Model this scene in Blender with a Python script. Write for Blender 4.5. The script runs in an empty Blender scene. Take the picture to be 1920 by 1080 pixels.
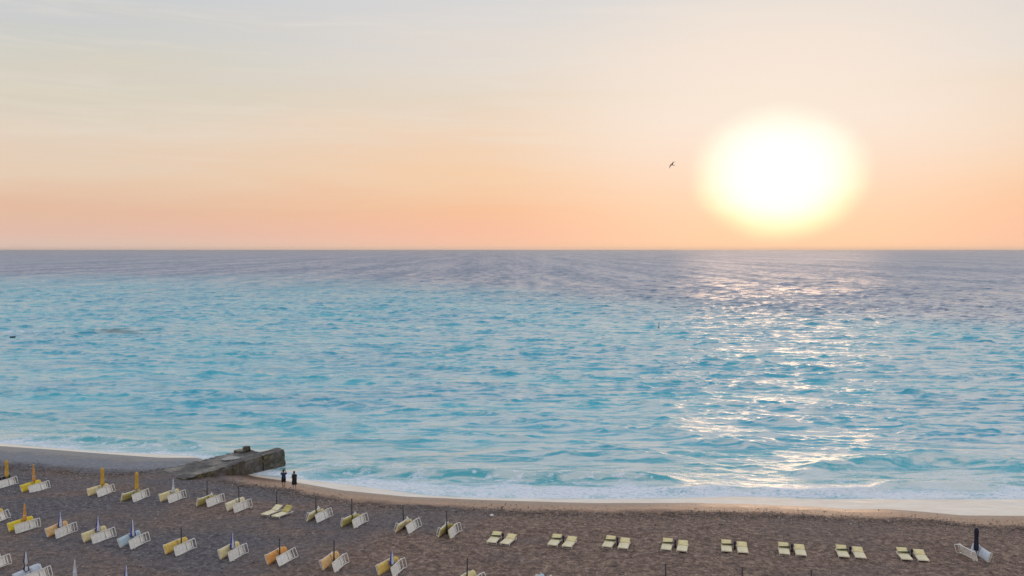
import bpy, bmesh, math, random
import numpy as np
from mathutils import Vector, Matrix, Euler

R = math.radians
scene = bpy.context.scene
col = scene.collection
random.seed(7)
rng = np.random.default_rng(11)

# ------------------------------------------------------------------ camera
CAM_H = 23.0
F_PX = 1663.0                       # focal length in pixels of a 1920 px wide picture
PITCH = math.atan(72.0 / F_PX)      # looking slightly down, horizon above the middle
cd = bpy.data.cameras.new("camera")
cam = bpy.data.objects.new("camera", cd)
col.objects.link(cam)
cam.location = (0, 0, CAM_H)
cam.rotation_euler = (math.pi / 2 - PITCH, 0, 0)
cd.sensor_width = 36.0
cd.lens = 36.0 * F_PX / 1920.0
cd.clip_start = 0.5
cd.clip_end = 120000.0
scene.camera = cam


def ray(px, py):
    """direction of view of a point of the photograph"""
    x, y = (px - 960) / F_PX, (540 - py) / F_PX
    c, s = math.cos(PITCH), math.sin(PITCH)
    return Vector((x, c + y * s, y * c - s))


def at(px, py, z=0.0):
    d = ray(px, py)
    t = (z - CAM_H) / d.z
    return Vector((d.x * t, d.y * t, z))


# ------------------------------------------------------------------ sky and sun
SUN_DIR = ray(1461, 325).normalized()
SUN_EL = math.asin(SUN_DIR.z)
SUN_AZ = math.atan2(SUN_DIR.x, SUN_DIR.y)      # clockwise from +Y

world = bpy.data.worlds.new("World")
scene.world = world
world.use_nodes = True
nt = world.node_tree
nt.nodes.clear()


def lin(c):
    return tuple(((v / 255) / 12.92 if v / 255 <= 0.04045 else ((v / 255 + 0.055) / 1.055) ** 2.4) for v in c)


class G:
    """small helper for node graphs"""

    def __init__(self, tree):
        self.t = tree

    def n(self, kind, **kw):
        nd = self.t.nodes.new(kind)
        for k, v in kw.items():
            setattr(nd, k, v)
        return nd

    def l(self, a, b):
        self.t.links.new(a, b)

    def put(self, v, sock):
        if hasattr(v, "is_linked") or hasattr(v, "links"):
            self.t.links.new(v, sock)
        else:
            sock.default_value = v

    def math(self, op, a, b=None, c=None, clamp=False):
        nd = self.n("ShaderNodeMath", operation=op, use_clamp=clamp)
        self.put(a, nd.inputs[0])
        if b is not None:
            self.put(b, nd.inputs[1])
        if c is not None:
            self.put(c, nd.inputs[2])
        return nd.outputs[0]

    def ramp(self, fac, stops, interp="LINEAR"):
        nd = self.n("ShaderNodeValToRGB")
        cr = nd.color_ramp
        cr.interpolation = interp
        while len(cr.elements) > 1:
            cr.elements.remove(cr.elements[-1])
        for i, (p, c) in enumerate(stops):
            e = cr.elements[0] if i == 0 else cr.elements.new(p)
            e.position = p
            e.color = (*c, 1) if len(c) == 3 else c
        self.put(fac, nd.inputs[0])
        return nd.outputs[0]

    def mapr(self, v, a, b, c=0.0, d=1.0, smooth=True):
        nd = self.n("ShaderNodeMapRange", interpolation_type="SMOOTHSTEP" if smooth else "LINEAR")
        self.put(v, nd.inputs[0])
        for i, q in zip((1, 2, 3, 4), (a, b, c, d)):
            nd.inputs[i].default_value = q
        return nd.outputs[0]

    def mix(self, f, a, b, blend="MIX"):
        nd = self.n("ShaderNodeMix", data_type="RGBA", blend_type=blend)
        self.put(f, nd.inputs["Factor"])
        A, B = [s for s in nd.inputs if s.type == "RGBA"][:2]
        self.put(a if not isinstance(a, tuple) else (*a[:3], 1), A)
        self.put(b if not isinstance(b, tuple) else (*b[:3], 1), B)
        return [s for s in nd.outputs if s.type == "RGBA"][0]

    def noise(self, vec, scale, detail=3.0, rough=0.5, dist=0.0, out=0):
        nd = self.n("ShaderNodeTexNoise")
        nd.inputs["Scale"].default_value = scale
        nd.inputs["Detail"].default_value = detail
        nd.inputs["Roughness"].default_value = rough
        nd.inputs["Distortion"].default_value = dist
        if vec is not None:
            self.l(vec, nd.inputs["Vector"])
        return nd.outputs[out]

    def mapping(self, vec, scale=(1, 1, 1), loc=(0, 0, 0), rot=(0, 0, 0)):
        nd = self.n("ShaderNodeMapping")
        nd.inputs["Scale"].default_value = scale
        nd.inputs["Location"].default_value = loc
        nd.inputs["Rotation"].default_value = rot
        self.l(vec, nd.inputs["Vector"])
        return nd.outputs[0]


g = G(nt)
tc = g.n("ShaderNodeTexCoord")
nrm = g.n("ShaderNodeVectorMath", operation="NORMALIZE")
g.l(tc.outputs["Generated"], nrm.inputs[0])
DIRV = nrm.outputs[0]
sep = g.n("ShaderNodeSeparateXYZ")
g.l(DIRV, sep.inputs[0])
el = g.math("MULTIPLY", g.math("ARCSINE", sep.outputs[2]), 180 / math.pi)
# thin stretched cloud veils shift the bands up and down a little
nv = g.mapping(DIRV, (1.6, 1.6, 22.0), rot=(0.0, R(3), 0))
veil = g.noise(nv, 1.5, 5, 0.55, 0.6)
el2 = g.math("ADD", el, g.math("MULTIPLY", g.math("SUBTRACT", veil, 0.5),
                               g.mapr(el, 0.3, 6, 0.0, 5.0)))
fac = g.math("SQRT", g.math("DIVIDE", g.math("MAXIMUM", el2, 0.0), 90.0), clamp=True)


def st(e, c, k=1.0):
    return (math.sqrt(e / 90.0), tuple(v * k for v in lin(c)))


far_ramp = g.ramp(fac, [st(0.0, (232, 204, 190)), st(0.35, (226, 196, 180)), st(1.0, (227, 189, 172)), st(2.3, (228, 188, 162)),
                        st(4.4, (230, 203, 178)), st(6.8, (225, 210, 193)), st(9.2, (216, 208, 192)),
                        st(11.5, (207, 206, 199)), st(14.1, (202, 204, 206)), st(19, (200, 207, 216)), st(30, (200, 208, 218)),
                        st(60, (192, 203, 217)), st(90, (186, 199, 215))])
near_ramp = g.ramp(fac, [st(0.0, (250, 206, 178)), st(0.35, (250, 196, 166)), st(1.2, (249, 191, 162)), st(2.6, (247, 194, 156)),
                         st(4.6, (246, 206, 170)), st(7.2, (240, 214, 190)), st(9.4, (232, 215, 196)),
                         st(11.5, (231, 220, 209)), st(14.1, (225, 219, 214)), st(19, (212, 214, 216)), st(30, (203, 209, 218)),
                         st(60, (192, 203, 217)), st(90, (186, 199, 215))])
dt = g.n("ShaderNodeVectorMath", operation="DOT_PRODUCT")
g.l(DIRV, dt.inputs[0])
dt.inputs[1].default_value = SUN_DIR
ang = g.math("MULTIPLY", g.math("ARCCOSINE", g.math("MINIMUM", dt.outputs["Value"], 0.999999)), 180 / math.pi)
dele = g.math("SUBTRACT", el, math.degrees(SUN_EL))
ang = g.math("SQRT", g.math("ADD", g.math("MULTIPLY", ang, ang), g.math("MULTIPLY", g.math("MULTIPLY", dele, dele), 0.62)))
c1 = g.mix(g.mapr(ang, 12, 46), near_ramp, far_ramp)
# long faint cirrus streaks
cir = g.noise(g.mapping(DIRV, (2.2, 2.2, 30.0), rot=(0.0, R(-6), R(20))), 2.2, 6, 0.6, 1.0)
cir = g.math("MULTIPLY", g.mapr(cir, 0.48, 0.72), g.mapr(el, 2.0, 9.0, 0.0, 0.25))
c1 = g.mix(cir, c1, lin((236, 226, 214)))
# warm aureole, yellow rim and white core of the hazy sun
halo = g.mix(g.mapr(el, 0.5, 9), lin((253, 207, 170)), lin((247, 230, 215)))
c2 = g.mix(g.mapr(ang, 4.5, 20, 1.0, 0.0), c1, halo)
rim = g.mix(g.mapr(el, 1.0, 7.5), lin((255, 250, 196)), lin((253, 249, 228)))
nwob = g.noise(g.mapping(DIRV, (1, 1, 2.5)), 14, 3, 0.5)
angw = g.math("ADD", ang, g.math("MULTIPLY", g.math("SUBTRACT", nwob, 0.5), 0.7))
c3 = g.mix(g.mapr(angw, 3.9, 5.8, 1.0, 0.0), c2, rim)
c4 = g.mix(g.mapr(angw, 2.2, 4.8, 1.0, 0.0), c3, (1.02, 1.02, 0.99))
c5 = g.mix(g.mapr(ang, 0.4, 2.6, 1.0, 0.0), c4, (1.08, 1.06, 1.02))
c6 = g.mix(g.mapr(sep.outputs[2], -0.25, -0.02, 1.0, 0.0), c5, lin((90, 120, 130)))
bg1 = g.n("ShaderNodeBackground")
g.l(c6, bg1.inputs[0])
bg1.inputs[1].default_value = 1.0
sky = g.n("ShaderNodeTexSky", sky_type="NISHITA")
sky.sun_disc = False
sky.sun_elevation = SUN_EL
sky.sun_rotation = SUN_AZ
sky.air_density = 1.0
sky.dust_density = 1.0
bg2 = g.n("ShaderNodeBackground")
g.l(sky.outputs[0], bg2.inputs[0])
bg2.inputs[1].default_value = 0.0015
ad = g.n("ShaderNodeAddShader")
g.l(bg1.outputs[0], ad.inputs[0])
g.l(bg2.outputs[0], ad.inputs[1])
wo = g.n("ShaderNodeOutputWorld")
g.l(ad.outputs[0], wo.inputs[0])

sl = bpy.data.lights.new("sun", "SUN")
sun = bpy.data.objects.new("sun", sl)
col.objects.link(sun)
sl.energy = 0.15
sl.angle = R(12)
sl.color = (1.0, 0.60, 0.34)
sun.rotation_euler = (-SUN_DIR).to_track_quat("-Z", "Y").to_euler()

vs = scene.view_settings
vs.view_transform = "Standard"
vs.look = "None"
vs.exposure = 0.0
vs.gamma = 1.0
vs.use_curve_mapping = False
scene.render.engine = "CYCLES"
cy = scene.cycles
cy.use_denoising = True
cy.max_bounces = 5
cy.diffuse_bounces = 2
cy.glossy_bounces = 2
cy.sample_clamp_direct = 6
cy.sample_clamp_indirect = 4


# ------------------------------------------------------------------ materials
def new_mat(name):
    m = bpy.data.materials.new(name)
    m.use_nodes = True
    t = m.node_tree
    b = t.nodes["Principled BSDF"]
    return m, G(t), b


def simple(name, color, rough=0.5, var=0.25, scale=6.0, bump=0.0, sheen=0.0, metal=0.0):
    m, q, b = new_mat(name)
    tcn = q.n("ShaderNodeTexCoord")
    f = q.noise(tcn.outputs["Object"], scale, 4, 0.6)
    f2 = q.mapr(f, 0.3, 0.7)
    dark = tuple(v * (1 - var) for v in color)
    lite = tuple(min(1, v * (1 + var * 0.5)) for v in color)
    q.l(q.mix(f2, dark, lite), b.inputs["Base Color"])
    b.inputs["Roughness"].default_value = rough
    b.inputs["Metallic"].default_value = metal
    if sheen:
        b.inputs["Sheen Weight"].default_value = sheen
    if bump:
        bn = q.n("ShaderNodeBump")
        bn.inputs["Strength"].default_value = bump
        bn.inputs["Distance"].default_value = 0.02
        q.l(q.noise(tcn.outputs["Object"], scale * 6, 3), bn.inputs["Height"])
        q.l(bn.outputs[0], b.inputs["Normal"])
    return m


M = {
    "white_plastic": simple("white_plastic", (0.92, 0.88, 0.82), 0.35, 0.15, 4),
    "mat_yellow": simple("yellow_cushion", (0.86, 0.58, 0.15), 0.8, 0.2, 3, 0.3),
    "mat_bright": simple("bright_yellow_cushion", (0.90, 0.66, 0.06), 0.8, 0.2, 3, 0.3),
    "mat_pale": simple("pale_yellow_cushion", (0.88, 0.72, 0.38), 0.8, 0.18, 3, 0.3),
    "mat_cream": simple("cream_yellow_cushion", (0.94, 0.80, 0.53), 0.8, 0.16, 3, 0.3),
    "mat_orange": simple("orange_cushion", (0.92, 0.42, 0.12), 0.8, 0.2, 3, 0.3),
    "mat_apricot": simple("apricot_cushion", (0.90, 0.55, 0.24), 0.8, 0.2, 3, 0.3),
    "mat_ice": simple("pale_blue_cushion", (0.55, 0.66, 0.72), 0.8, 0.15, 3, 0.3),
    "mat_white": simple("white_cushion", (0.66, 0.70, 0.78), 0.8, 0.15, 3, 0.3),
    "mat_dark": simple("black_cushion", (0.02, 0.02, 0.03), 0.8, 0.2, 3, 0.3),
    "mat_olive": simple("olive_cushion", (0.62, 0.52, 0.18), 0.8, 0.2, 3, 0.3),
    "um_yellow": simple("yellow_canvas", (0.72, 0.42, 0.06), 0.75, 0.25, 5, 0.3),
    "um_orange": simple("orange_canvas", (0.78, 0.36, 0.08), 0.75, 0.25, 5, 0.3),
    "um_blue": simple("blue_canvas", (0.04, 0.06, 0.34), 0.75, 0.3, 5, 0.3),
    "um_white": simple("white_canvas", (0.68, 0.68, 0.74), 0.75, 0.2, 5, 0.3),
    "um_navy": simple("navy_canvas", (0.012, 0.014, 0.045), 0.75, 0.3, 5, 0.3),
    "shade_green": simple("dark_green_shade", (0.05, 0.075, 0.045), 0.75, 0.3, 5, 0.3),  # dark tone of the rolls added as backrest shade
    "dark_metal": simple("dark_pole_metal", (0.035, 0.035, 0.045), 0.5, 0.3, 5),
    "grey_metal": simple("grey_pole_metal", (0.30, 0.30, 0.32), 0.4, 0.3, 5),
    "skin": simple("skin", (0.45, 0.25, 0.17), 0.5, 0.1, 8),
    "hair": simple("hair", (0.025, 0.016, 0.012), 0.6, 0.3, 20),
    "hair_brown": simple("brown_hair", (0.12, 0.055, 0.03), 0.6, 0.3, 20),
    "navy_cloth": simple("navy_cloth", (0.012, 0.035, 0.10), 0.8, 0.3, 6),
    "black_cloth": simple("black_cloth", (0.010, 0.010, 0.014), 0.8, 0.3, 6),
    "phone": simple("phone_case", (0.02, 0.02, 0.02), 0.3, 0.1, 6),
    "feather": simple("feathers", (0.14, 0.12, 0.10), 0.7, 0.3, 9),
    "buoy": simple("buoy_paint", (0.06, 0.055, 0.05), 0.5, 0.3, 6),
    "lump": simple("dark_lump", (0.03, 0.035, 0.045), 0.6, 0.4, 2, 0.6),
    "bag": simple("white_bag", (0.8, 0.8, 0.82), 0.4, 0.1, 8),
}


# ------------------------------------------------------------------ object helpers
def link(name, data, mat=None, parent=None, kind=None):
    o = bpy.data.objects.new(name, data)
    col.objects.link(o)
    if mat is not None and data is not None and len(data.materials) == 0:
        for mm in (mat if isinstance(mat, (list, tuple)) else [mat]):
            data.materials.append(mm)
    if parent is not None:
        o.parent = parent
    if kind:
        o["kind"] = kind
    return o


def tag(o, label=None, cat=None, group=None):
    if label:
        o["label"] = label
    if cat:
        o["category"] = cat
    if group:
        o["group"] = group
    return o


def empty(name, loc=(0, 0, 0), rot=(0, 0, 0)):
    o = bpy.data.objects.new(name, None)
    o.empty_display_size = 0.3
    col.objects.link(o)
    o.location = loc
    o.rotation_euler = rot
    return o


class MB:
    def __init__(self):
        self.bm = bmesh.new()

    def box(self, c, s, rot=None, bevel=0.0, seg=1, mi=0):
        r = bmesh.ops.create_cube(self.bm, size=1.0)
        vv = r["verts"]
        mt = Matrix.Translation(c) @ (rot.to_matrix().to_4x4() if rot else Matrix.Identity(4)) @ Matrix.Diagonal((*s, 1))
        bmesh.ops.transform(self.bm, matrix=mt, verts=vv)
        fs = set(f for v in vv for f in v.link_faces)
        if bevel:
            es = list(set(e for f in fs for e in f.edges))
            rr = bmesh.ops.bevel(self.bm, geom=es, offset=bevel, segments=seg, affect="EDGES", profile=0.6)
            fs |= set(rr["faces"])
        for f in fs:
            if f.is_valid:
                f.material_index = mi
        return self

    def tube(self, pts, rad, n=8, mi=0, cap=True):
        pts = [Vector(p) for p in pts]
        rad = rad if isinstance(rad, (list, tuple)) else [rad] * len(pts)
        rings = []
        for i, p in enumerate(pts):
            d = (pts[min(i + 1, len(pts) - 1)] - pts[max(i - 1, 0)]).normalized()
            a = d.orthogonal().normalized() if abs(d.z) > 0.9 else d.cross(Vector((0, 0, 1))).normalized()
            b = d.cross(a)
            rings.append([self.bm.verts.new(p + (a * math.cos(2 * math.pi * k / n) + b * math.sin(2 * math.pi * k / n)) * rad[i]) for k in range(n)])
        for i in range(len(rings) - 1):
            for k in range(n):
                f = self.bm.faces.new((rings[i][k], rings[i][(k + 1) % n], rings[i + 1][(k + 1) % n], rings[i + 1][k]))
                f.smooth = True
                f.material_index = mi
        if cap:
            self.bm.faces.new(rings[0][::-1]).material_index = mi
            self.bm.faces.new(rings[-1]).material_index = mi
        return self

    def done(self, name):
        bmesh.ops.recalc_face_normals(self.bm, faces=self.bm.faces[:])
        me = bpy.data.meshes.new(name)
        self.bm.to_mesh(me)
        self.bm.free()
        return me


def grid_mesh(name, P, quads=None):
    """P: (rows, cols, 3) array -> mesh"""
    r, c = P.shape[:2]
    me = bpy.data.meshes.new(name)
    idx = np.arange(r * c).reshape(r, c)
    q = np.stack([idx[:-1, :-1], idx[:-1, 1:], idx[1:, 1:], idx[1:, :-1]], -1).reshape(-1, 4)
    me.vertices.add(r * c)
    me.vertices.foreach_set("co", P.reshape(-1).astype(np.float32))
    me.loops.add(q.size)
    me.loops.foreach_set("vertex_index", q.reshape(-1).astype(np.int32))
    me.polygons.add(len(q))
    me.polygons.foreach_set("loop_start", np.arange(0, q.size, 4, dtype=np.int32))
    me.polygons.foreach_set("use_smooth", np.ones(len(q), dtype=bool))
    me.update(calc_edges=True)
    return me


def fattr(me, name, arr):
    a = me.attributes.new(name, "FLOAT", "POINT")
    a.data.foreach_set("value", arr.reshape(-1).astype(np.float32))


def hash2(ix, iy, seed):
    h = (ix.astype(np.int64) * 374761393 + iy.astype(np.int64) * 668265263 + seed * 1442695041) & 0xFFFFFFFF
    h = ((h ^ (h >> 13)) * 1274126177) & 0xFFFFFFFF
    h = h ^ (h >> 16)
    return (h & 0xFFFF) / 65535.0


def vnoise(x, y, seed=0):
    ix, iy = np.floor(x), np.floor(y)
    fx, fy = x - ix, y - iy
    fx, fy = fx * fx * (3 - 2 * fx), fy * fy * (3 - 2 * fy)
    a = hash2(ix, iy, seed)
    b = hash2(ix + 1, iy, seed)
    c = hash2(ix, iy + 1, seed)
    d = hash2(ix + 1, iy + 1, seed)
    return (a + (b - a) * fx) * (1 - fy) + (c + (d - c) * fx) * fy


def fbm(x, y, seed=0, oct=4):
    v, a, t = 0, 0.5, 0
    for i in range(oct):
        v = v + a * vnoise(x * 2 ** i, y * 2 ** i, seed + i * 17)
        t += a
        a *= 0.55
    return v / t


def sstep(x, a, b):
    t = np.clip((x - a) / (b - a), 0, 1)
    return t * t * (3 - 2 * t)


# ------------------------------------------------------------------ shore lines (real-world curves on the water level)
def curve(pts):
    w = sorted((at(px, py).x, at(px, py).y) for px, py in pts)
    X = np.array([-400] + [p[0] for p in w] + [400.0])
    Y = np.array([w[0][1] + 0.27 * (w[0][0] + 400) * 0.4] + [p[1] for p in w] + [w[-1][1] - 0.10 * (400 - w[-1][0]) * 0.3])
    return X, Y


SHORE = curve([(0, 836), (100, 843), (200, 851), (300, 858), (372, 858), (430, 880), (480, 894), (560, 905), (640, 919), (760, 931), (900, 937),
               (1000, 940), (1100, 943), (1300, 943), (1400, 945), (1500, 949), (1600, 955), (1660, 954), (1740, 960), (1800, 966), (1920, 967)])
FRONT = curve([(0, 832), (200, 848), (360, 855), (430, 876), (480, 890), (560, 898), (640, 908), (720, 918), (800, 929), (900, 934), (1100, 936),
               (1250, 935), (1400, 931), (1500, 934), (1700, 936), (1920, 936)])
BACK = curve([(0, 819), (200, 838), (360, 847), (430, 860), (480, 872), (560, 884), (700, 894), (800, 899), (1000, 906), (1200, 907), (1400, 916),
              (1600, 914), (1750, 908), (1920, 914)])
CS = math.cos(R(15))


def cy_(c, x):
    return np.interp(x, c[0], c[1])


def smooth_shore(x):
    return (cy_(SHORE, x - 0.6) + cy_(SHORE, x) * 2 + cy_(SHORE, x + 0.6)) / 4


def terrain_base(x, y):
    s = (smooth_shore(x) - y) * CS
    s = np.where(s > 0, np.where(s < berm(x), s * 5.2 / berm(x), s - berm(x) + 5.2), s)
    z = np.where(s < 0, np.maximum(s * 0.10, -3.5), 0)
    z = np.where(s >= 0, 0.80 * sstep(s, -2.0, 6.5) - 0.80 * sstep(0.0, -2.0, 6.5) + 0.0 * s, z)
    z = z + np.where(s > 0, 0.36 * sstep(s, 5.0, 12.0) + 0.012 * np.maximum(s - 6, 0), 0)
    # the sand piled up on the far side of the jetty
    return z, s


def berm(x):
    return 5.2 + 5.0 * sstep(-x, 27.0, 42.0)


def ground(x, y):
    z, s = terrain_base(np.array([float(x)]), np.array([float(y)]))
    return float(z[0])


def on_beach(px, py):
    z = 1.0
    for _ in range(6):
        p = at(px, py, z)
        z = ground(p.x, p.y)
    return at(px, py, z)


# ------------------------------------------------------------------ beach
def build_beach():
    xs = np.concatenate([[-700, -400, -200, -120], np.arange(-78, 62, 0.16), [90, 160, 300, 500, 700]])
    ys = np.concatenate([[-60, -20, 20, 40, 50], np.arange(54, 108, 0.13), [120, 140, 220]])
    X, Y = np.meshgrid(xs, ys)
    z, s = terrain_base(X, Y)
    # broad undulation, footprints and heaps of shingle
    und = (fbm(X * 0.12, Y * 0.12, 3) - 0.5) * 0.22
    foot = (fbm(X * 1.6, Y * 1.6, 5, 3) - 0.5)
    small = (fbm(X * 4.0, Y * 4.0, 9, 2) - 0.5)
    wx = (fbm(X * 0.3, Y * 0.02, 21) - 0.5) * 1.5
    band = np.exp(-((s - 5.4 - wx) / 1.1) ** 2)
    inl = sstep(s, 2.0, 5.0)
    cusps = np.exp(-((s - 3.6) / 1.8) ** 2) * (fbm(X * 0.16, Y * 0.05, 31) - 0.5) * 0.25
    z = z + inl * (und + foot * (0.10 + 0.20 * band) + small * (0.045 + 0.10 * band)) + cusps
    z = z - 0.05 * np.clip(s, 0, 1) * (s < 1)
    P = np.stack([X, Y, z], -1)
    me = grid_mesh("beach", P)
    fattr(me, "inland", s)
    fattr(me, "band", band)
    o = link("beach", me, None, None, "structure")
    m, q, b = new_mat("shingle_and_sand")
    tcn = q.n("ShaderNodeTexCoord")
    ob = tcn.outputs["Object"]
    a = q.n("ShaderNodeAttribute", attribute_name="inland")
    s_ = a.outputs["Fac"]
    bd = q.n("ShaderNodeAttribute", attribute_name="band").outputs["Fac"]
    pat = q.noise(q.mapping(ob, (0.6, 1.0, 1.0)), 0.11, 5, 0.6, 0.4)
    cool = q.ramp(q.noise(ob, 2.6, 8, 0.85), [(0.34, (0.030, 0.028, 0.036)), (0.45, (0.080, 0.073, 0.084)), (0.55, (0.170, 0.145, 0.150)), (0.68, (0.38, 0.32, 0.29))])
    warm = q.ramp(q.noise(ob, 2.3, 8, 0.85), [(0.34, (0.045, 0.024, 0.018)), (0.45, (0.135, 0.084, 0.066)), (0.55, (0.29, 0.185, 0.138)), (0.68, (0.60, 0.43, 0.33))])
    sx = q.n("ShaderNodeSeparateXYZ")
    q.l(ob, sx.inputs[0])
    east = q.mapr(sx.outputs[0], -30, 20, 0.0, 1.0)
    wf = q.math("ADD", q.mapr(pat, 0.34, 0.66), q.math("SUBTRACT", east, 0.22), clamp=True)
    dry = q.mix(wf, cool, warm)
    # seaweed and churned shingle along the high-water mark
    wn = q.noise(q.mapping(ob, (1.0, 1.6, 1.0)), 1.7, 5, 0.7)
    weed = q.math("MULTIPLY", bd, q.mapr(wn, 0.44, 0.60), clamp=True)
    dry = q.mix(weed, dry, (0.075, 0.038, 0.020))
    sandc = q.ramp(q.noise(ob, 3.5, 5, 0.7), [(0.35, (0.28, 0.155, 0.095)), (0.65, (0.54, 0.31, 0.185))])
    greyc = q.ramp(q.noise(ob, 2.4, 8, 0.85), [(0.36, (0.045, 0.055, 0.085)), (0.5, (0.12, 0.135, 0.18)), (0.66, (0.26, 0.27, 0.32))])
    wetc = q.mix(q.mapr(sx.outputs[0], -32, -24), greyc, sandc)
    edge = q.math("ADD", s_, q.math("MULTIPLY", q.math("SUBTRACT", q.noise(ob, 0.45, 4, 0.6), 0.5), 3.0))
    drymask = q.mapr(edge, 3.2, 5.4)
    base = q.mix(drymask, wetc, dry)
    shine = q.mapr(edge, 0.9, 2.6)
    base = q.mix(shine, q.mix(1.0, base, (0.62, 0.62, 0.65), "MULTIPLY"), base)
    q.l(base, b.inputs["Base Color"])
    q.l(q.math("ADD", q.mapr(edge, 0.6, 2.2, 0.28, 0.45), q.math("MULTIPLY", drymask, 0.45)), b.inputs["Roughness"])
    bn = q.n("ShaderNodeBump")
    bn.inputs["Distance"].default_value = 0.06
    q.l(q.mapr(edge, 0.8, 3.2, 0.05, 0.9), bn.inputs["Strength"])
    q.l(q.noise(ob, 6.0, 5, 0.75), bn.inputs["Height"])
    q.l(bn.outputs[0], b.inputs["Normal"])
    me.materials.append(m)
    return o


build_beach()


def build_pebbles():
    n = 26000
    x = rng.uniform(-66, 52, n)
    s = np.where(rng.random(n) < 0.35, rng.normal(5.6, 1.6, n), rng.uniform(4, 34, n))
    y = smooth_shore(x) - (s + berm(x) - 5.2) / CS
    zb, s = terrain_base(x, y)
    und = (fbm(x * 0.12, y * 0.12, 3) - 0.5) * 0.22
    inl = sstep(s, 2.0, 5.0)
    wx = (fbm(x * 0.3, y * 0.02, 21) - 0.5) * 1.5
    band = np.exp(-((s - 5.4 - wx) / 1.1) ** 2)
    z = zb + inl * (und + (fbm(x * 1.6, y * 1.6, 5, 3) - 0.5) * (0.10 + 0.20 * band) + (fbm(x * 4, y * 4, 9, 2) - 0.5) * (0.045 + 0.1 * band))
    size = rng.uniform(0.02, 0.06, n) * (1 + 0.8 * (rng.random(n) < 0.06))
    base = np.array([[1, 0, 0], [0.3, 0.95, 0], [-0.8, 0.6, 0], [-0.8, -0.6, 0], [0.3, -0.95, 0], [0.05, 0, 0.7], [-0.05, 0.1, -0.6]])
    tri = np.array([[0, 1, 5], [1, 2, 5], [2, 3, 5], [3, 4, 5], [4, 0, 5], [1, 0, 6], [2, 1, 6], [3, 2, 6], [4, 3, 6], [0, 4, 6]])
    a = rng.uniform(0, 6.28, n)
    V = base[None] * rng.uniform(0.75, 1.25, (n, 7, 1)) * size[:, None, None]
    V[:, :, 0] *= rng.uniform(0.9, 1.6, n)[:, None]
    c, sn = np.cos(a)[:, None], np.sin(a)[:, None]
    VX = V[:, :, 0] * c - V[:, :, 1] * sn + x[:, None]
    VY = V[:, :, 0] * sn + V[:, :, 1] * c + y[:, None]
    VZ = V[:, :, 2] + z[:, None] + size[:, None] * 0.15
    P = np.stack([VX, VY, VZ], -1).reshape(-1, 3)
    T = (tri[None] + (np.arange(n) * 7)[:, None, None]).reshape(-1)
    me = bpy.data.meshes.new("pebbles")
    me.vertices.add(len(P))
    me.vertices.foreach_set("co", P.reshape(-1).astype(np.float32))
    me.loops.add(len(T))
    me.loops.foreach_set("vertex_index", T.astype(np.int32))
    me.polygons.add(len(T) // 3)
    me.polygons.foreach_set("loop_start", np.arange(0, len(T), 3, dtype=np.int32))
    me.update(calc_edges=True)
    fattr(me, "tone", np.repeat(rng.random(n), 7))
    m, q, b = new_mat("pebble_stone")
    t = q.n("ShaderNodeAttribute", attribute_name="tone").outputs["Fac"]
    q.l(q.ramp(t, [(0.0, (0.07, 0.065, 0.07)), (0.35, (0.14, 0.12, 0.115)), (0.6, (0.22, 0.17, 0.145)), (0.85, (0.32, 0.27, 0.24)), (1.0, (0.6, 0.54, 0.48))]), b.inputs["Base Color"])
    b.inputs["Roughness"].default_value = 0.6
    o = link("pebbles", me, m, None, "stuff")
    tag(o, "loose grey and brown pebbles strewn over the whole beach", "pebbles")


build_pebbles()


# ------------------------------------------------------------------ sea
RIDGES = [  # (pixel line of the crest on the photograph, height, front width, back width)
    ([(20, 822), (120, 824), (220, 828), (300, 834), (400, 838)], 0.55, 0.9, 2.0),
    ([(560, 886), (650, 884), (760, 889), (840, 892), (980, 896), (1100, 898), (1180, 901), (1280, 904)], 0.78, 0.9, 1.8),
    ([(1180, 920), (1260, 922), (1330, 919), (1420, 921), (1500, 925), (1600, 920), (1690, 911), (1780, 910), (1920, 918)], 0.42, 0.7, 1.6),
    ([(1490, 888), (1560, 876), (1640, 870), (1720, 866), (1800, 866), (1880, 872), (1960, 880)], 0.80, 1.3, 2.6),
    ([(860, 858), (900, 852), (990, 850), (1060, 856), (1120, 860)], 0.45, 1.1, 2.4),
    ([(560, 848), (620, 840), (700, 838), (760, 842)], 0.40, 1.1, 2.4),
    ([(850, 796), (900, 790), (960, 790), (1040, 795), (1080, 800)], 0.50, 1.2, 2.6),
    ([(340, 708), (400, 706), (470, 704), (520, 704)], 0.5, 1.5, 3.0),
    ([(1270, 828), (1340, 830), (1400, 836), (1460, 830)], 0.45, 1.1, 2.4),
]


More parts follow.
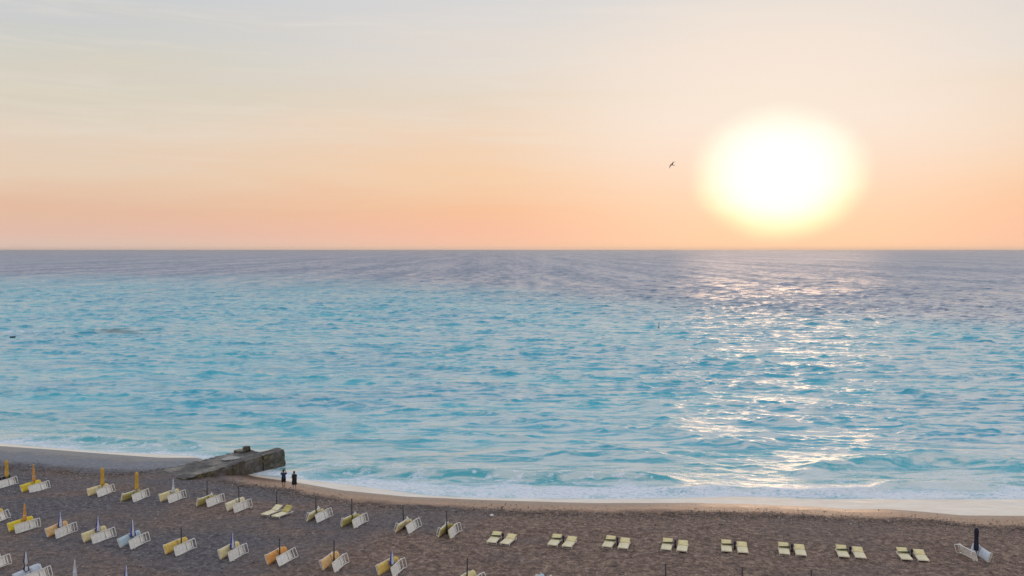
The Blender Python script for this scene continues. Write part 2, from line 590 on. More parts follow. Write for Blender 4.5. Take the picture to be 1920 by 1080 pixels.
def build_sea():
    ry = [1000.0]
    while ry[-1] > 470:
        ry.append(ry[-1] - (0.17 + 0.42 * float(sstep(np.array(ry[-1]), 500, 860))))
    rows_y = np.concatenate([ry[:-1], 468 + np.geomspace(2, 0.3, 12)])
    dep = CAM_H * F_PX / (rows_y - 468.0)
    dep = np.concatenate([dep, [90000.0]])
    dy = np.gradient(dep)
    a = np.concatenate([np.linspace(-80, -41, 14)[:-1], np.degrees(np.arctan(np.linspace(math.tan(R(-41)), math.tan(R(41)), 960))), np.linspace(41, 80, 14)[1:]])
    tx = np.tan(np.radians(a))
    X = dep[:, None] * tx[None, :]
    Y = np.repeat(dep[:, None], len(tx), 1)
    SP = np.repeat(dy[:, None], len(tx), 1)
    off = (Y - smooth_shore(X)) * CS
    damp = sstep(off, 2.0, 26.0) * 0.85 + 0.15 * sstep(off, 0.3, 4.0)
    Z = np.zeros_like(X)
    DX = np.zeros_like(X)
    DY = np.zeros_like(X)
    main = R(-90 - 13)       # travelling towards the beach
    r2 = np.random.default_rng(5)
    lam = np.concatenate([r2.uniform(14, 26, 8), r2.uniform(7, 14, 22), r2.uniform(3.2, 7, 26), r2.uniform(1.4, 3.2, 30), r2.uniform(0.7, 1.4, 26)])
    for L in lam:
        k = 2 * math.pi / L
        if L > 14:
            A, spread = 0.034, 12
        elif L > 7:
            A, spread = 0.022, 14
        elif L > 3.2:
            A, spread = 0.0036 * L, 20
        else:
            A, spread = 0.0072 * L, 24
        th = main + R(r2.normal(0, spread) + 2)
        dx, dyy = math.cos(th), math.sin(th)
        A *= r2.uniform(0.6, 1.3)
        ph = k * (X * dx + Y * dyy) + r2.uniform(0, 6.28)
        att = np.clip((L / np.maximum(np.abs(SP), 1e-3) - 1.2) / 2.0, 0, 1)
        if L > 6:
            att = np.maximum(att, 0.85)
        w = A * att
        Z += w * np.cos(ph)
        DX -= w * 0.9 * dx * np.sin(ph)
        DY -= w * 0.9 * dyy * np.sin(ph)
    # groups: calmer and rougher patches
    grp = 0.55 + 0.9 * fbm(X * 0.022, Y * 0.03, 44)
    Z *= grp
    DX *= grp
    DY *= grp
    sg = 0.13
    Z = sg * (np.exp(np.clip(0.42 * Z / sg, -3, 1.25)) - 1.1) / 0.42
    Z *= damp
    DX *= damp
    DY *= damp
    for pts, h, wf, wb in RIDGES:
        p = [at(*q) for q in pts]
        px_ = np.array([v.x for v in p])
        py_ = np.array([v.y for v in p])
        if not np.all(np.diff(px_) > 0):
            continue
        yc = np.interp(X, px_, py_) + (fbm(X * 0.35, X * 0 + 3, int(h * 100)) - 0.5) * 1.6
        fade = sstep(X, px_[0] - 1.5, px_[0] + 4) * (1 - sstep(X, px_[-1] - 4, px_[-1] + 1.5))
        t = Y - yc
        prof = np.where(t < 0, np.exp(-(t / wf) ** 2), np.exp(-(t / wb) ** 2))
        Z += h * fade * prof * (0.75 + 0.5 * fbm(X * 0.25, Y * 0.25, 8))
    Z = Z + np.where(off < 0.4, 0.0, 0.0)
    P = np.stack([X + DX, Y + DY, Z], -1)
    # curls of foam
    fr = (Y - cy_(FRONT, X)) * CS
    bk = (Y - cy_(BACK, X)) * CS
    nz = fbm(X * 0.5, Y * 1.1, 71, 5)
    nz2 = fbm(X * 1.3, Y * 2.6, 77, 4)
    wob = (fbm(X * 0.35, Y * 0.35, 91, 3) - 0.5) * 1.6
    foam = sstep(fr + wob * 0.35, -0.1, 0.35) * (1 - sstep(bk + wob * 2.2, -2.6, 0.4))
    foam = foam * (0.55 + 0.75 * sstep(nz, 0.30, 0.62))
    lace = (1 - sstep(bk, 0.0, 11.0)) * sstep(bk, -2.0, 0.5) * sstep(nz2, 0.53, 0.68) * 0.65
    # a few breaking caps further out at the left
    c0 = at(45, 622)
    cap = np.exp(-(((X - c0.x) / 9.0) ** 2)) * np.exp(-(((Y - c0.y) / 2.6) ** 2)) * sstep(fbm(X * 0.3, Y * 0.6, 13), 0.32, 0.6) * 1.1
    foam = np.clip(np.maximum(np.maximum(foam, lace), cap), 0, 1)
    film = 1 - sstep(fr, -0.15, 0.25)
    me = grid_mesh("sea", P)
    fattr(me, "foam", foam)
    fattr(me, "film", film)
    # sandy shallows pass into deep water; dark weed on the bottom at places
    edge_y = 430 - 1.1 * X
    edge_y = np.clip(edge_y, 250, 620)
    deep = sstep(Y + (fbm(X * 0.012, Y * 0.006, 51) - 0.5) * 260, edge_y * 0.55, edge_y * 1.5)
    r0 = at(235, 621)
    weed = np.exp(-(((X - r0.x) / 16.0) ** 2)) * np.exp(-(((Y - r0.y) / 9.0) ** 2)) * sstep(fbm(X * 0.12, Y * 0.2, 19), 0.42, 0.62)
    fattr(me, "deep", deep)
    fattr(me, "weed", weed)
    fattr(me, "shore", off)
    o = link("sea", me, None, None, "structure")
    m, q, b = new_mat("sea_water")
    tcn = q.n("ShaderNodeTexCoord")
    ob = tcn.outputs["Object"]
    A = lambda n_: q.n("ShaderNodeAttribute", attribute_name=n_).outputs["Fac"]
    dp, fm, fl, wd, sh = A("deep"), A("foam"), A("film"), A("weed"), A("shore")
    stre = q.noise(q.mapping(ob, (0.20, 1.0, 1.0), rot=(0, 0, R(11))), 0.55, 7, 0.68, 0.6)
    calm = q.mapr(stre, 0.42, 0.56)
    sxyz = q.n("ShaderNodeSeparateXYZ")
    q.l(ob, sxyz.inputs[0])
    foam_sheen = q.math("MULTIPLY", calm, q.mapr(sxyz.outputs[0], -70, 60, 0.45, 0.85))  # pale streaks: foam, plus cream sky reflection painted into the water colour
    foam_sheen = q.math("MULTIPLY", foam_sheen, q.mapr(sh, 150, 450, 1.0, 0.45))
    tq = q.mix(q.mapr(q.noise(q.mapping(ob, (0.35, 1, 1)), 0.06, 4, 0.6), 0.35, 0.65), (0.006, 0.37, 0.54), (0.030, 0.48, 0.60))
    near = q.mix(q.mapr(sh, 4, 30), (0.05, 0.42, 0.48), tq)
    big = q.noise(q.mapping(ob, (1.0, 0.22, 1.0)), 0.11, 5, 0.65)
    big2 = q.noise(q.mapping(ob, (1.0, 0.07, 1.0), rot=(0, 0, R(4))), 0.022, 5, 0.7)
    big = q.math("ADD", q.math("MULTIPLY", big, 0.5), q.math("MULTIPLY", big2, 0.5))
    patch = q.mapr(big, 0.42, 0.58)
    deepc = q.mix(patch, (0.045, 0.115, 0.25), (0.30, 0.30, 0.41))
    body = q.mix(dp, near, deepc)
    body = q.mix(foam_sheen, body, (0.86, 0.83, 0.78))
    body = q.mix(q.math("MULTIPLY", wd, 0.75, clamp=True), body, (0.012, 0.09, 0.12))
    b.inputs["IOR"].default_value = 1.75
    # bump of ripples
    n1 = q.noise(q.mapping(ob, (0.45, 1.0, 1.0), rot=(0, 0, R(13))), 1.3, 4, 0.62, 0.3)
    n2 = q.noise(q.mapping(ob, (0.30, 1.0, 1.0), rot=(0, 0, R(10))), 0.28, 3, 0.6)
    b1 = q.n("ShaderNodeBump")
    b1.inputs["Distance"].default_value = 0.16
    q.l(q.mapr(sh, 1.0, 10.0, 0.05, 0.75), b1.inputs["Strength"])
    q.l(n1, b1.inputs["Height"])
    b2 = q.n("ShaderNodeBump")
    b2.inputs["Distance"].default_value = 0.9
    q.l(q.mapr(sh, 120.0, 420.0, 0.0, 0.9), b2.inputs["Strength"])
    q.l(n2, b2.inputs["Height"])
    q.l(b1.outputs[0], b2.inputs["Normal"])
    fine = q.noise(q.mapping(ob, (0.7, 1.2, 1.0)), 3.0, 5, 0.75, 0.5)
    fmk = q.math("MULTIPLY", fm, q.mapr(fine, 0.36, 0.54, 0.25, 1.35), clamp=True)
    foamc = q.mix(q.mapr(fine, 0.35, 0.65), (0.66, 0.72, 0.86), (0.96, 0.94, 0.95))
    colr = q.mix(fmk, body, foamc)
    filmc = q.mix(q.mapr(q.noise(q.mapping(ob, (0.3, 1, 1)), 1.2, 4, 0.6), 0.3, 0.7), (0.84, 0.68, 0.56), (0.95, 0.83, 0.72))  # cream sky reflection put into the colour of the thin water film
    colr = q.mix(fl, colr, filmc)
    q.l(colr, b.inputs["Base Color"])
    rr = q.math("ADD", q.mapr(fmk, 0.1, 0.7, 0.25, 0.6), q.mapr(sh, 20, 900, 0.0, 0.26))
    rr = q.math("SUBTRACT", rr, q.math("MULTIPLY", calm, 0.10))
    rr = q.math("ADD", rr, q.math("MULTIPLY", q.math("SUBTRACT", patch, 0.5), q.mapr(sh, 60, 500, 0.0, -0.16)))
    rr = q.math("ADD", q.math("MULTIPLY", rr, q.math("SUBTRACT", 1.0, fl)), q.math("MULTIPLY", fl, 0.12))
    q.l(rr, b.inputs["Roughness"])
    q.l(b2.outputs[0], b.inputs["Normal"])
    me.materials.append(m)


build_sea()


# ------------------------------------------------------------------ jetty
def concrete_mat():
    m, q, b = new_mat("mossy_concrete")
    tcn = q.n("ShaderNodeTexCoord")
    ob = tcn.outputs["Object"]
    gm = q.n("ShaderNodeNewGeometry")
    sp = q.n("ShaderNodeSeparateXYZ")
    q.l(gm.outputs["Normal"], sp.inputs[0])
    c = q.ramp(q.noise(ob, 1.2, 6, 0.7), [(0.3, (0.040, 0.034, 0.032)), (0.5, (0.105, 0.090, 0.085)), (0.75, (0.24, 0.205, 0.185))])
    moss = q.ramp(q.noise(ob, 2.4, 6, 0.75), [(0.34, (0.010, 0.008, 0.004)), (0.5, (0.060, 0.047, 0.018)), (0.68, (0.24, 0.19, 0.08))])
    side = q.mapr(sp.outputs[2], 0.9, 0.5, 0.0, 1.0)
    mk = q.math("MULTIPLY", q.math("ADD", q.math("MULTIPLY", side, 0.8), 0.1), q.mapr(q.noise(ob, 0.5, 4, 0.6), 0.35, 0.62), clamp=True)
    q.l(q.mix(mk, c, moss), b.inputs["Base Color"])
    q.l(q.mapr(q.noise(ob, 0.35, 3, 0.5), 0.42, 0.62, 0.75, 0.22), b.inputs["Roughness"])
    bn = q.n("ShaderNodeBump")
    bn.inputs["Strength"].default_value = 0.8
    bn.inputs["Distance"].default_value = 0.12
    q.l(q.noise(ob, 3.0, 6, 0.7), bn.inputs["Height"])
    q.l(bn.outputs[0], b.inputs["Normal"])
    return m


CONC = concrete_mat()


def rough_block(name, l0, l1, w0, w1, ztop0, ztop1, zbot, parent, seed, amp=0.09, step=0.35, taper=0.0):
    """a long broken concrete block: local x across (w), y along (l)"""
    bm = bmesh.new()
    nl = max(2, int((l1 - l0) / step))
    nw = max(2, int((w1 - w0) / step))
    nh = max(2, int((max(ztop0, ztop1) - zbot) / step))
    rr = random.Random(seed)
    vs_ = {}

    def V(i, j, k):
        key = (i, j, k)
        if key not in vs_:
            t = i / nl
            zt = ztop0 + (ztop1 - ztop0) * t
            x = w0 + (w1 - w0) * j / nw
            z = zbot + (zt - zbot) * k / nh
            x += taper * (1 - k / nh) * (1 if x > (w0 + w1) / 2 else -1)
            edge = (j in (0, nw)) + (k == nh) + (i == nl)
            a = amp * (1.0 + 0.8 * (edge >= 2))
            d = Vector((rr.uniform(-a, a), rr.uniform(-a, a), rr.uniform(-a, a * (0.4 if k == nh else 1))))
            if k == nh:
                d.z -= 0.25 * amp * (math.sin(i * 0.7 + seed) + 1)
            vs_[key] = bm.verts.new(Vector((x, l0 + (l1 - l0) * t, z)) + d)
        return vs_[key]

    for i in range(nl):
        for j in range(nw):
            bm.faces.new((V(i, j, nh), V(i, j + 1, nh), V(i + 1, j + 1, nh), V(i + 1, j, nh)))
        for k in range(nh):
            bm.faces.new((V(i, nw, k), V(i + 1, nw, k), V(i + 1, nw, k + 1), V(i, nw, k + 1)))
            bm.faces.new((V(i, 0, k), V(i, 0, k + 1), V(i + 1, 0, k + 1), V(i + 1, 0, k)))
    for j in range(nw):
        for k in range(nh):
            bm.faces.new((V(nl, j, k), V(nl, j, k + 1), V(nl, j + 1, k + 1), V(nl, j + 1, k)))
            bm.faces.new((V(0, j, k), V(0, j + 1, k), V(0, j + 1, k + 1), V(0, j, k + 1)))
    bmesh.ops.recalc_face_normals(bm, faces=bm.faces[:])
    me = bpy.data.meshes.new(name)
    bm.to_mesh(me)
    bm.free()
    return link(name, me, CONC, parent)


JO = Vector((-31.8, 84.2, 0))
jet = empty("concrete_jetty", JO, (0, 0, -R(36.0)))
tag(jet, "broken mossy concrete jetty running from the beach into the sea", "jetty")
wl = rough_block("side_wall", 0.0, 9.2, -0.75, 0.55, 1.12, 1.62, -1.2, jet, 3, amp=0.045, taper=0.12)
wl["label"] = "high olive-stained side wall of the jetty"
rough_block("end_block", 9.32, 12.1, -0.80, 0.58, 1.62, 1.78, -1.2, jet, 8, amp=0.045, taper=0.1)
sb = rough_block("slab", -1.5, 11.6, -5.2, -0.82, 0.85, 1.12, -1.2, jet, 5, amp=0.06)
sb["label"] = "low wet grey slab behind the side wall"
rough_block("corner_block", 9.9, 11.3, -5.2, -4.1, 1.30, 1.36, 0.9, jet, 12, amp=0.08)
rough_block("rubble_stone", 10.7, 11.4, -4.7, -4.15, 1.62, 1.70, 1.25, jet, 14, amp=0.07, step=0.25)
mb = MB()
n = 22
vv = [mb.bm.verts.new((-3.1 + 0.75 * math.cos(t) * (1 + 0.2 * math.sin(3 * t)), 7.9 + 1.1 * math.sin(t) * (1 + 0.15 * math.cos(2 * t)), 1.075))
      for t in [2 * math.pi * i / n for i in range(n)]]
mb.bm.faces.new(vv)
mpud, q, b = new_mat("puddle_water")
b.inputs["Base Color"].default_value = (0.10, 0.12, 0.13, 1)
b.inputs["Roughness"].default_value = 0.04
b.inputs["IOR"].default_value = 1.6
link("puddle", mb.done("puddle"), mpud, jet)

# ------------------------------------------------------------------ sun loungers
LEN, WID, DECK = 1.92, 0.70, 0.27
HINGE = 0.28
_cache = {}


def part_mesh(key, fn):
    if key not in _cache:
        _cache[key] = fn()
    return _cache[key]


def m_frame():
    m = MB()
    for s in (-1, 1):
        m.box((s * 0.325, -0.02, DECK - 0.03), (0.045, LEN - 0.06, 0.07), bevel=0.012)
    m.box((0, -0.955, DECK - 0.025), (0.60, 0.05, 0.06), bevel=0.012)
    m.box((0, HINGE, DECK - 0.045), (0.60, 0.05, 0.05), bevel=0.01)
    m.box((0, 0.92, DECK - 0.03), (0.60, 0.045, 0.05), bevel=0.01)
    return m.done("lounger_frame")


def m_slat(k):
    """one of three broad plastic boards of the lying surface"""
    m = MB()
    m.box((0, (-0.73, -0.36, 0.03)[k], DECK - 0.012), (0.60, 0.362 if k < 2 else 0.40, 0.02), bevel=0.006)
    return m.done("lounger_slat")


def m_leg(y, out):
    """one U-shaped tubular leg loop: two shanks joined by a foot bar"""
    m = MB()
    m.tube([(-0.32, y, DECK - 0.065), (-0.33, y + out * 0.6, 0.12), (-0.335, y + out, 0.035), (-0.30, y + out, 0.02), (0, y + out, 0.018),
            (0.30, y + out, 0.02), (0.335, y + out, 0.035), (0.33, y + out * 0.6, 0.12), (0.32, y, DECK - 0.065)], 0.024, 8)
    return m.done("lounger_leg")


def back_matrix(ang):
    return Matrix.Translation((0, HINGE, DECK)) @ Matrix.Rotation(ang, 4, "X")


def m_backframe(ang):
    m = MB()
    bl = 0.70
    for s in (-1, 1):
        m.box((s * 0.275, bl / 2, 0), (0.045, bl, 0.035), bevel=0.01)
    m.box((0, 0.34, 0.004), (0.50, 0.60, 0.016), bevel=0.004)
    m.tube([(-0.275, bl - 0.03, 0), (-0.2, bl + 0.05, 0), (0, bl + 0.075, 0), (0.2, bl + 0.05, 0), (0.275, bl - 0.03, 0)], 0.022, 6)
    me = m.done("lounger_backrest")
    me.transform(back_matrix(ang))
    return me


def m_strut(ang):
    m = MB()
    top = back_matrix(ang) @ Vector((0, 0.42, -0.02))
    m.tube([(-0.27, 0.80, DECK - 0.03), (-0.25, top.y, top.z), (0.25, top.y, top.z), (0.27, 0.80, DECK - 0.03)], 0.013, 6)
    return m.done("lounger_strut")


def soft_pad(y0, y1, w, th, nseg, seed):
    """quilted pad: soft edges, cross seams every segment"""
    rr = random.Random(seed)
    bm = bmesh.new()
    nx, ny = 6, nseg * 4
    top, bot = [], []
    for j in range(ny + 1):
        t = j / ny
        rt, rb = [], []
        for i in range(nx + 1):
            u = i / nx
            x = (u - 0.5) * w
            y = y0 + (y1 - y0) * t
            e = min(1, 5.0 * min(u, 1 - u)) ** 0.5 * min(1, 12 * min(t, 1 - t)) ** 0.5
            seam = abs(math.sin(math.pi * t * nseg)) ** 0.45
            h = th * (0.35 + 0.65 * e * (0.62 + 0.38 * seam)) + rr.uniform(-0.005, 0.005)
            rt.append(bm.verts.new((x, y, h)))
            rb.append(bm.verts.new((x * 0.98, y, 0.0)))
        top.append(rt)
        bot.append(rb)
    for j in range(ny):
        for i in range(nx):
            bm.faces.new((top[j][i], top[j][i + 1], top[j + 1][i + 1], top[j + 1][i])).smooth = True
            bm.faces.new((bot[j][i], bot[j + 1][i], bot[j + 1][i + 1], bot[j][i + 1]))
        bm.faces.new((top[j][0], top[j + 1][0], bot[j + 1][0], bot[j][0])).smooth = True
        bm.faces.new((top[j][nx], bot[j][nx], bot[j + 1][nx], top[j + 1][nx])).smooth = True
    for i in range(nx):
        bm.faces.new((top[0][i], bot[0][i], bot[0][i + 1], top[0][i + 1]))
        bm.faces.new((top[ny][i], top[ny][i + 1], bot[ny][i + 1], bot[ny][i]))
    bmesh.ops.recalc_face_normals(bm, faces=bm.faces[:])
    me = bpy.data.meshes.new("pad")
    bm.to_mesh(me)
    bm.free()
    return me


def m_seatpad():
    me = soft_pad(-0.99, HINGE - 0.02, 0.68, 0.085, 4, 1)
    me.transform(Matrix.Translation((0, 0, DECK + 0.004)))
    return me


def m_backpad(ang):
    me = soft_pad(0.03, 0.78, 0.66, 0.085, 2, 2)
    me.transform(back_matrix(ang) @ Matrix.Translation((0, 0, 0.022)))
    return me


def m_pillow(ang):
    me = soft_pad(0.60, 0.82, 0.50, 0.075, 1, 3)
    me.transform(back_matrix(ang) @ Matrix.Translation((0, 0, 0.088)))
    return me


def lounger(matrix, seat, back, ang, label, group, cushion=True, pillow=True, tip=False):
    root = empty("sun_lounger")
    root.matrix_world = matrix
    tag(root, label, "sun lounger", group)
    wp = M["white_plastic"]
    a = round(math.degrees(ang))
    link("frame", part_mesh("frame", m_frame), wp, root)
    for k in range(3):
        link("slat", part_mesh(("slat", k), lambda: m_slat(k)), wp, root)
    link("leg", part_mesh(("leg", 0), lambda: m_leg(-0.70, -0.08)), wp, root)
    link("leg", part_mesh(("leg", 1, tip), lambda: m_leg(0.74, 0.26 if tip else 0.06)), wp, root)
    link("backrest", part_mesh(("bf", a), lambda: m_backframe(ang)), wp, root)
    if ang > R(8):
        link("backrest_strut", part_mesh(("st", a), lambda: m_strut(ang)), wp, root)
    if cushion:
        link("seat_cushion", part_mesh(("sp", seat), m_seatpad), M[seat], root)
        link("back_cushion", part_mesh(("bp", a, back), lambda: m_backpad(ang)), M[back], root)
        if pillow:
            link("pillow", part_mesh(("pl", a, back), lambda: m_pillow(ang)), M[back], root)
    return root


def corners(ang):
    pts = []
    for x in (-0.37, 0.37):
        for y in (-0.97, 0.95):
            pts += [Vector((x, y, DECK - 0.05)), Vector((x, y, DECK + 0.06))]
        pts += [Vector((x, -0.79, 0)), Vector((x, 0.68, 0))]
    bm_ = back_matrix(ang)
    for x in (-0.30, 0.30):
        pts.append(bm_ @ Vector((x, 0.8, 0.0)))
    return pts


def axis_at(px):
    return R(np.interp(px, [0, 900, 1100, 1300, 1500, 1750, 1920], [19, 18.5, 17, 15, 12.5, 11, 11]))


# ------------------------------------------------------------------ umbrellas
def folded_canopy(z0, z1, rbot, rtop, mats, folds=8, tied=False, blunt=False, seed=0):
    rr = random.Random(seed)
    bm = bmesh.new()
    n = folds * 4
    rings = []
    nz = 12
    for j in range(nz + 1):
        t = j / nz
        z = z0 + (z1 - z0) * t
        if blunt:
            r = rbot * (1.0 if t < 0.9 else 1.0 - 0.5 * (t - 0.9) / 0.1) * (0.94 + 0.06 * math.sin(t * 9))
        else:
            r = rbot + (rtop - rbot) * t ** 0.85
            if t < 0.12:
                r *= 0.8 + 0.2 * t / 0.12
        if tied:
            r *= 1.0 - 0.55 * math.exp(-((t - 0.30) / 0.08) ** 2) + 0.28 * math.exp(-((t - 0.6) / 0.2) ** 2)
        ring = []
        for k in range(n):
            a = 2 * math.pi * k / n
            f = 1 + 0.22 * math.cos(a * folds + 1.2 * math.sin(t * 3 + seed)) * (1 - t * 0.6)
            ring.append(bm.verts.new((r * f * math.cos(a), r * f * math.sin(a), z + rr.uniform(-0.01, 0.01) * (j not in (0, nz)) + (0.05 * math.cos(a * folds) if j == 0 else 0))))
        rings.append(ring)
    for j in range(nz):
        for k in range(n):
            f = bm.faces.new((rings[j][k], rings[j][(k + 1) % n], rings[j + 1][(k + 1) % n], rings[j + 1][k]))
            f.smooth = True
            a = (k + 0.5) / n          # fraction of the turn, from +x anticlockwise
            if len(mats) == 2:
                f.material_index = 0 if not (0.76 < a < 0.94 or 0.30 < a < 0.42) else 1
    bm.faces.new(rings[-1])
    bm.faces.new(rings[0][::-1])
    bmesh.ops.recalc_face_normals(bm, faces=bm.faces[:])
    me = bpy.data.meshes.new("canopy")
    bm.to_mesh(me)
    bm.free()
    for mm in mats:
        me.materials.append(mm)
    return me


def umbrella(px, top_y, base_y, kind, label, group):
    p = on_beach(px, base_y)
    # height from the picture: where the vertical over p passes top_y
    d = ray(px, top_y)
    h = CAM_H + d.z / d.y * p.y - p.z
    root = empty("closed_umbrella" if kind != "pole" else "umbrella_pole", (p.x, p.y, p.z - 0.03), (R(random.uniform(-1.5, 1.5)), R(random.uniform(-2, 2)), 0))
    seed = int(px)
    if kind == "pole":
        tag(root, label, "umbrella pole", group)
        m = MB()
        m.tube([(0, 0, 0), (0, 0, h * 0.45), (0, 0, h)], [0.055, 0.05, 0.045], 10)
        link("pole", m.done("umbrella_pole"), M["dark_metal"], root)
        m = MB()
        m.tube([(0, 0, 0.02), (0, 0, 0.5)], [0.085, 0.075], 10)
        link("sleeve", m.done("umbrella_sleeve"), M["dark_metal"], root)
        m = MB()
        m.tube([(0, 0, h), (0, 0, h + 0.05)], [0.06, 0.05], 10)
        link("cap", m.done("umbrella_cap"), M["dark_metal"], root)
        return root
    tag(root, label, "umbrella", group)
    m = MB()
    m.tube([(0, 0, 0), (0, 0, h - 0.02)], 0.028, 8)
    link("pole", m.done("umbrella_pole"), M["dark_metal"] if kind == "navy" else M["grey_metal"], root)
    z0, z1 = h * 0.34, h - 0.03
    if kind == "yellow":
        me = folded_canopy(z0, z1, 0.15, 0.12, [M["um_yellow"]], 5, blunt=True, seed=seed)
    elif kind == "orange":
        me = folded_canopy(z0, z1, 0.15, 0.045, [M["um_orange"]], 5, seed=seed)
    elif kind == "white":
        me = folded_canopy(z0, z1, 0.14, 0.03, [M["um_white"]], 6, seed=seed)
    elif kind == "navy":
        me = folded_canopy(h * 0.25, z1, 0.15, 0.10, [M["um_navy"]], 6, blunt=True, seed=seed)
    elif kind == "tied":
        me = folded_canopy(z0, z1, 0.19, 0.06, [M["um_navy"], M["um_white"]], 5, tied=True, seed=seed)
    else:
        me = folded_canopy(z0, z1, 0.20, 0.04, [M["um_blue"], M["um_white"]], 5, seed=seed)
    link("canopy", me, None, root)
    m = MB()
    m.tube([(0, 0, z1 - 0.02), (0, 0, z1 + 0.03), (0, 0, z1 + 0.05)], [0.03, 0.035, 0.01], 8)
    link("finial", m.done("umbrella_finial"), M["grey_metal"], root)
    m = MB()
    m.tube([(0, 0, z0 + (z1 - z0) * 0.28), (0, 0, z0 + (z1 - z0) * 0.31)], 0.13 if kind != "tied" else 0.10, 12)
    link("strap", m.done("umbrella_strap"), M["um_navy"] if kind in ("navy", "tied") else M["um_white"], root)
    return root


# ------------------------------------------------------------------ the pairs of loungers
# (row, x, y of the middle, near mattress, far mattress, umbrella kind, umbrella x, umbrella top y, label words)
GT = "sun loungers tipped on their sides round closed umbrellas"
GF = "sun loungers set out flat in the right-hand row"
GU = "closed beach umbrellas standing between the loungers"
GP = "bare umbrella poles between the loungers"
COLN = {"mat_yellow": "yellow", "mat_bright": "bright yellow", "mat_pale": "pale yellow", "mat_cream": "cream yellow", "mat_orange": "orange",
        "mat_apricot": "apricot", "mat_ice": "pale blue", "mat_white": "white", "mat_dark": "black", "mat_olive": "olive yellow"}
UMN = {"yellow": "thick yellow umbrella", "orange": "slim orange umbrella", "white": "slim white umbrella", "blue": "blue and white umbrella",
       "tied": "navy and white umbrella tied at the waist", "pole": "bare dark pole", "navy": "black navy umbrella"}
TIP = [
    ("back", 8, 905, "mat_dark", "mat_dark", "yellow", 13, 862, "at the left edge of the picture"),
    ("back", 65, 914, "mat_bright", "mat_bright", "orange", 65, 869, "second from the left edge"),
    ("back", 190, 921, "mat_pale", "mat_yellow", "yellow", 192, 876, "third from the left edge"),
    ("back", 255, 930, "mat_olive", "mat_olive", "yellow", 256, 884, "fourth from the left edge"),
    ("back", 323, 932, "mat_pale", "mat_pale", "white", 325, 897, "nearest the foot of the jetty"),
    ("back", 393, 940, "mat_olive", "mat_olive", "pole", 388, 902, "in front of the jetty wall"),
    ("back", 447, 949, "mat_cream", "mat_cream", "pole", 449, 911, "just left of the flat pair by the couple"),
    ("back", 596, 968, "mat_pale", "mat_pale", "pole", 593, 930, "just right of the flat pair by the couple"),
    ("back", 664, 978, "mat_olive", "mat_olive", "pole", 660, 936, "fourth from the right end of the tipped ones"),
    ("back", 764, 988, "mat_pale", "mat_pale", "pole", 757, 948, "second from the right end of the tipped ones"),
    ("back", 842, 996, "mat_olive", "mat_olive", "pole", 838, 958, "rightmost of the tipped ones before the flat row"),
    ("middle", -12, 972, "mat_yellow", "mat_yellow", None, 0, 0, "cut by the left edge of the picture"),
    ("middle", 45, 987, "mat_bright", "mat_bright", "orange", 47, 943, "leftmost complete pair"),
    ("middle", 113, 997, "mat_apricot", "mat_apricot", "blue", 114, 960, "second complete pair"),
    ("middle", 185, 1006, "mat_pale", "mat_yellow", "blue", 184, 966, "third complete pair"),
    ("middle", 251, 1016, "mat_ice", "mat_ice", "blue", 250, 973, "the only pale blue pair"),
    ("middle", 338, 1028, "mat_yellow", "mat_yellow", "pole", 340, 989, "right after the pale blue pair"),
    ("middle", 436, 1038, "mat_pale", "mat_apricot", "blue", 436, 998, "sixth complete pair"),
    ("middle", 525, 1048, "mat_orange", "mat_orange", "pole", 525, 1010, "the only orange pair"),
    ("middle", 626, 1058, "mat_apricot", "mat_yellow", "pole", 626, 1014, "right after the orange pair"),
    ("middle", 735, 1067, "mat_yellow", "mat_apricot", "blue", 735, 1031, "last whole pair at the bottom"),
    ("middle", 880, 1096, "mat_pale", "mat_pale", "pole", 875, 1047, "only its tips above the bottom edge"),
    ("middle", 1014, 1102, "mat_ice", "mat_pale", None, 0, 0, "rightmost tips at the bottom edge"),
    ("front", -18, 1060, "mat_white", "mat_white", None, 0, 0, "cut by the bottom left corner"),
    ("front", 58, 1084, "mat_white", "mat_white", "tied", 50, 1033, "half hidden by the bottom edge"),
]
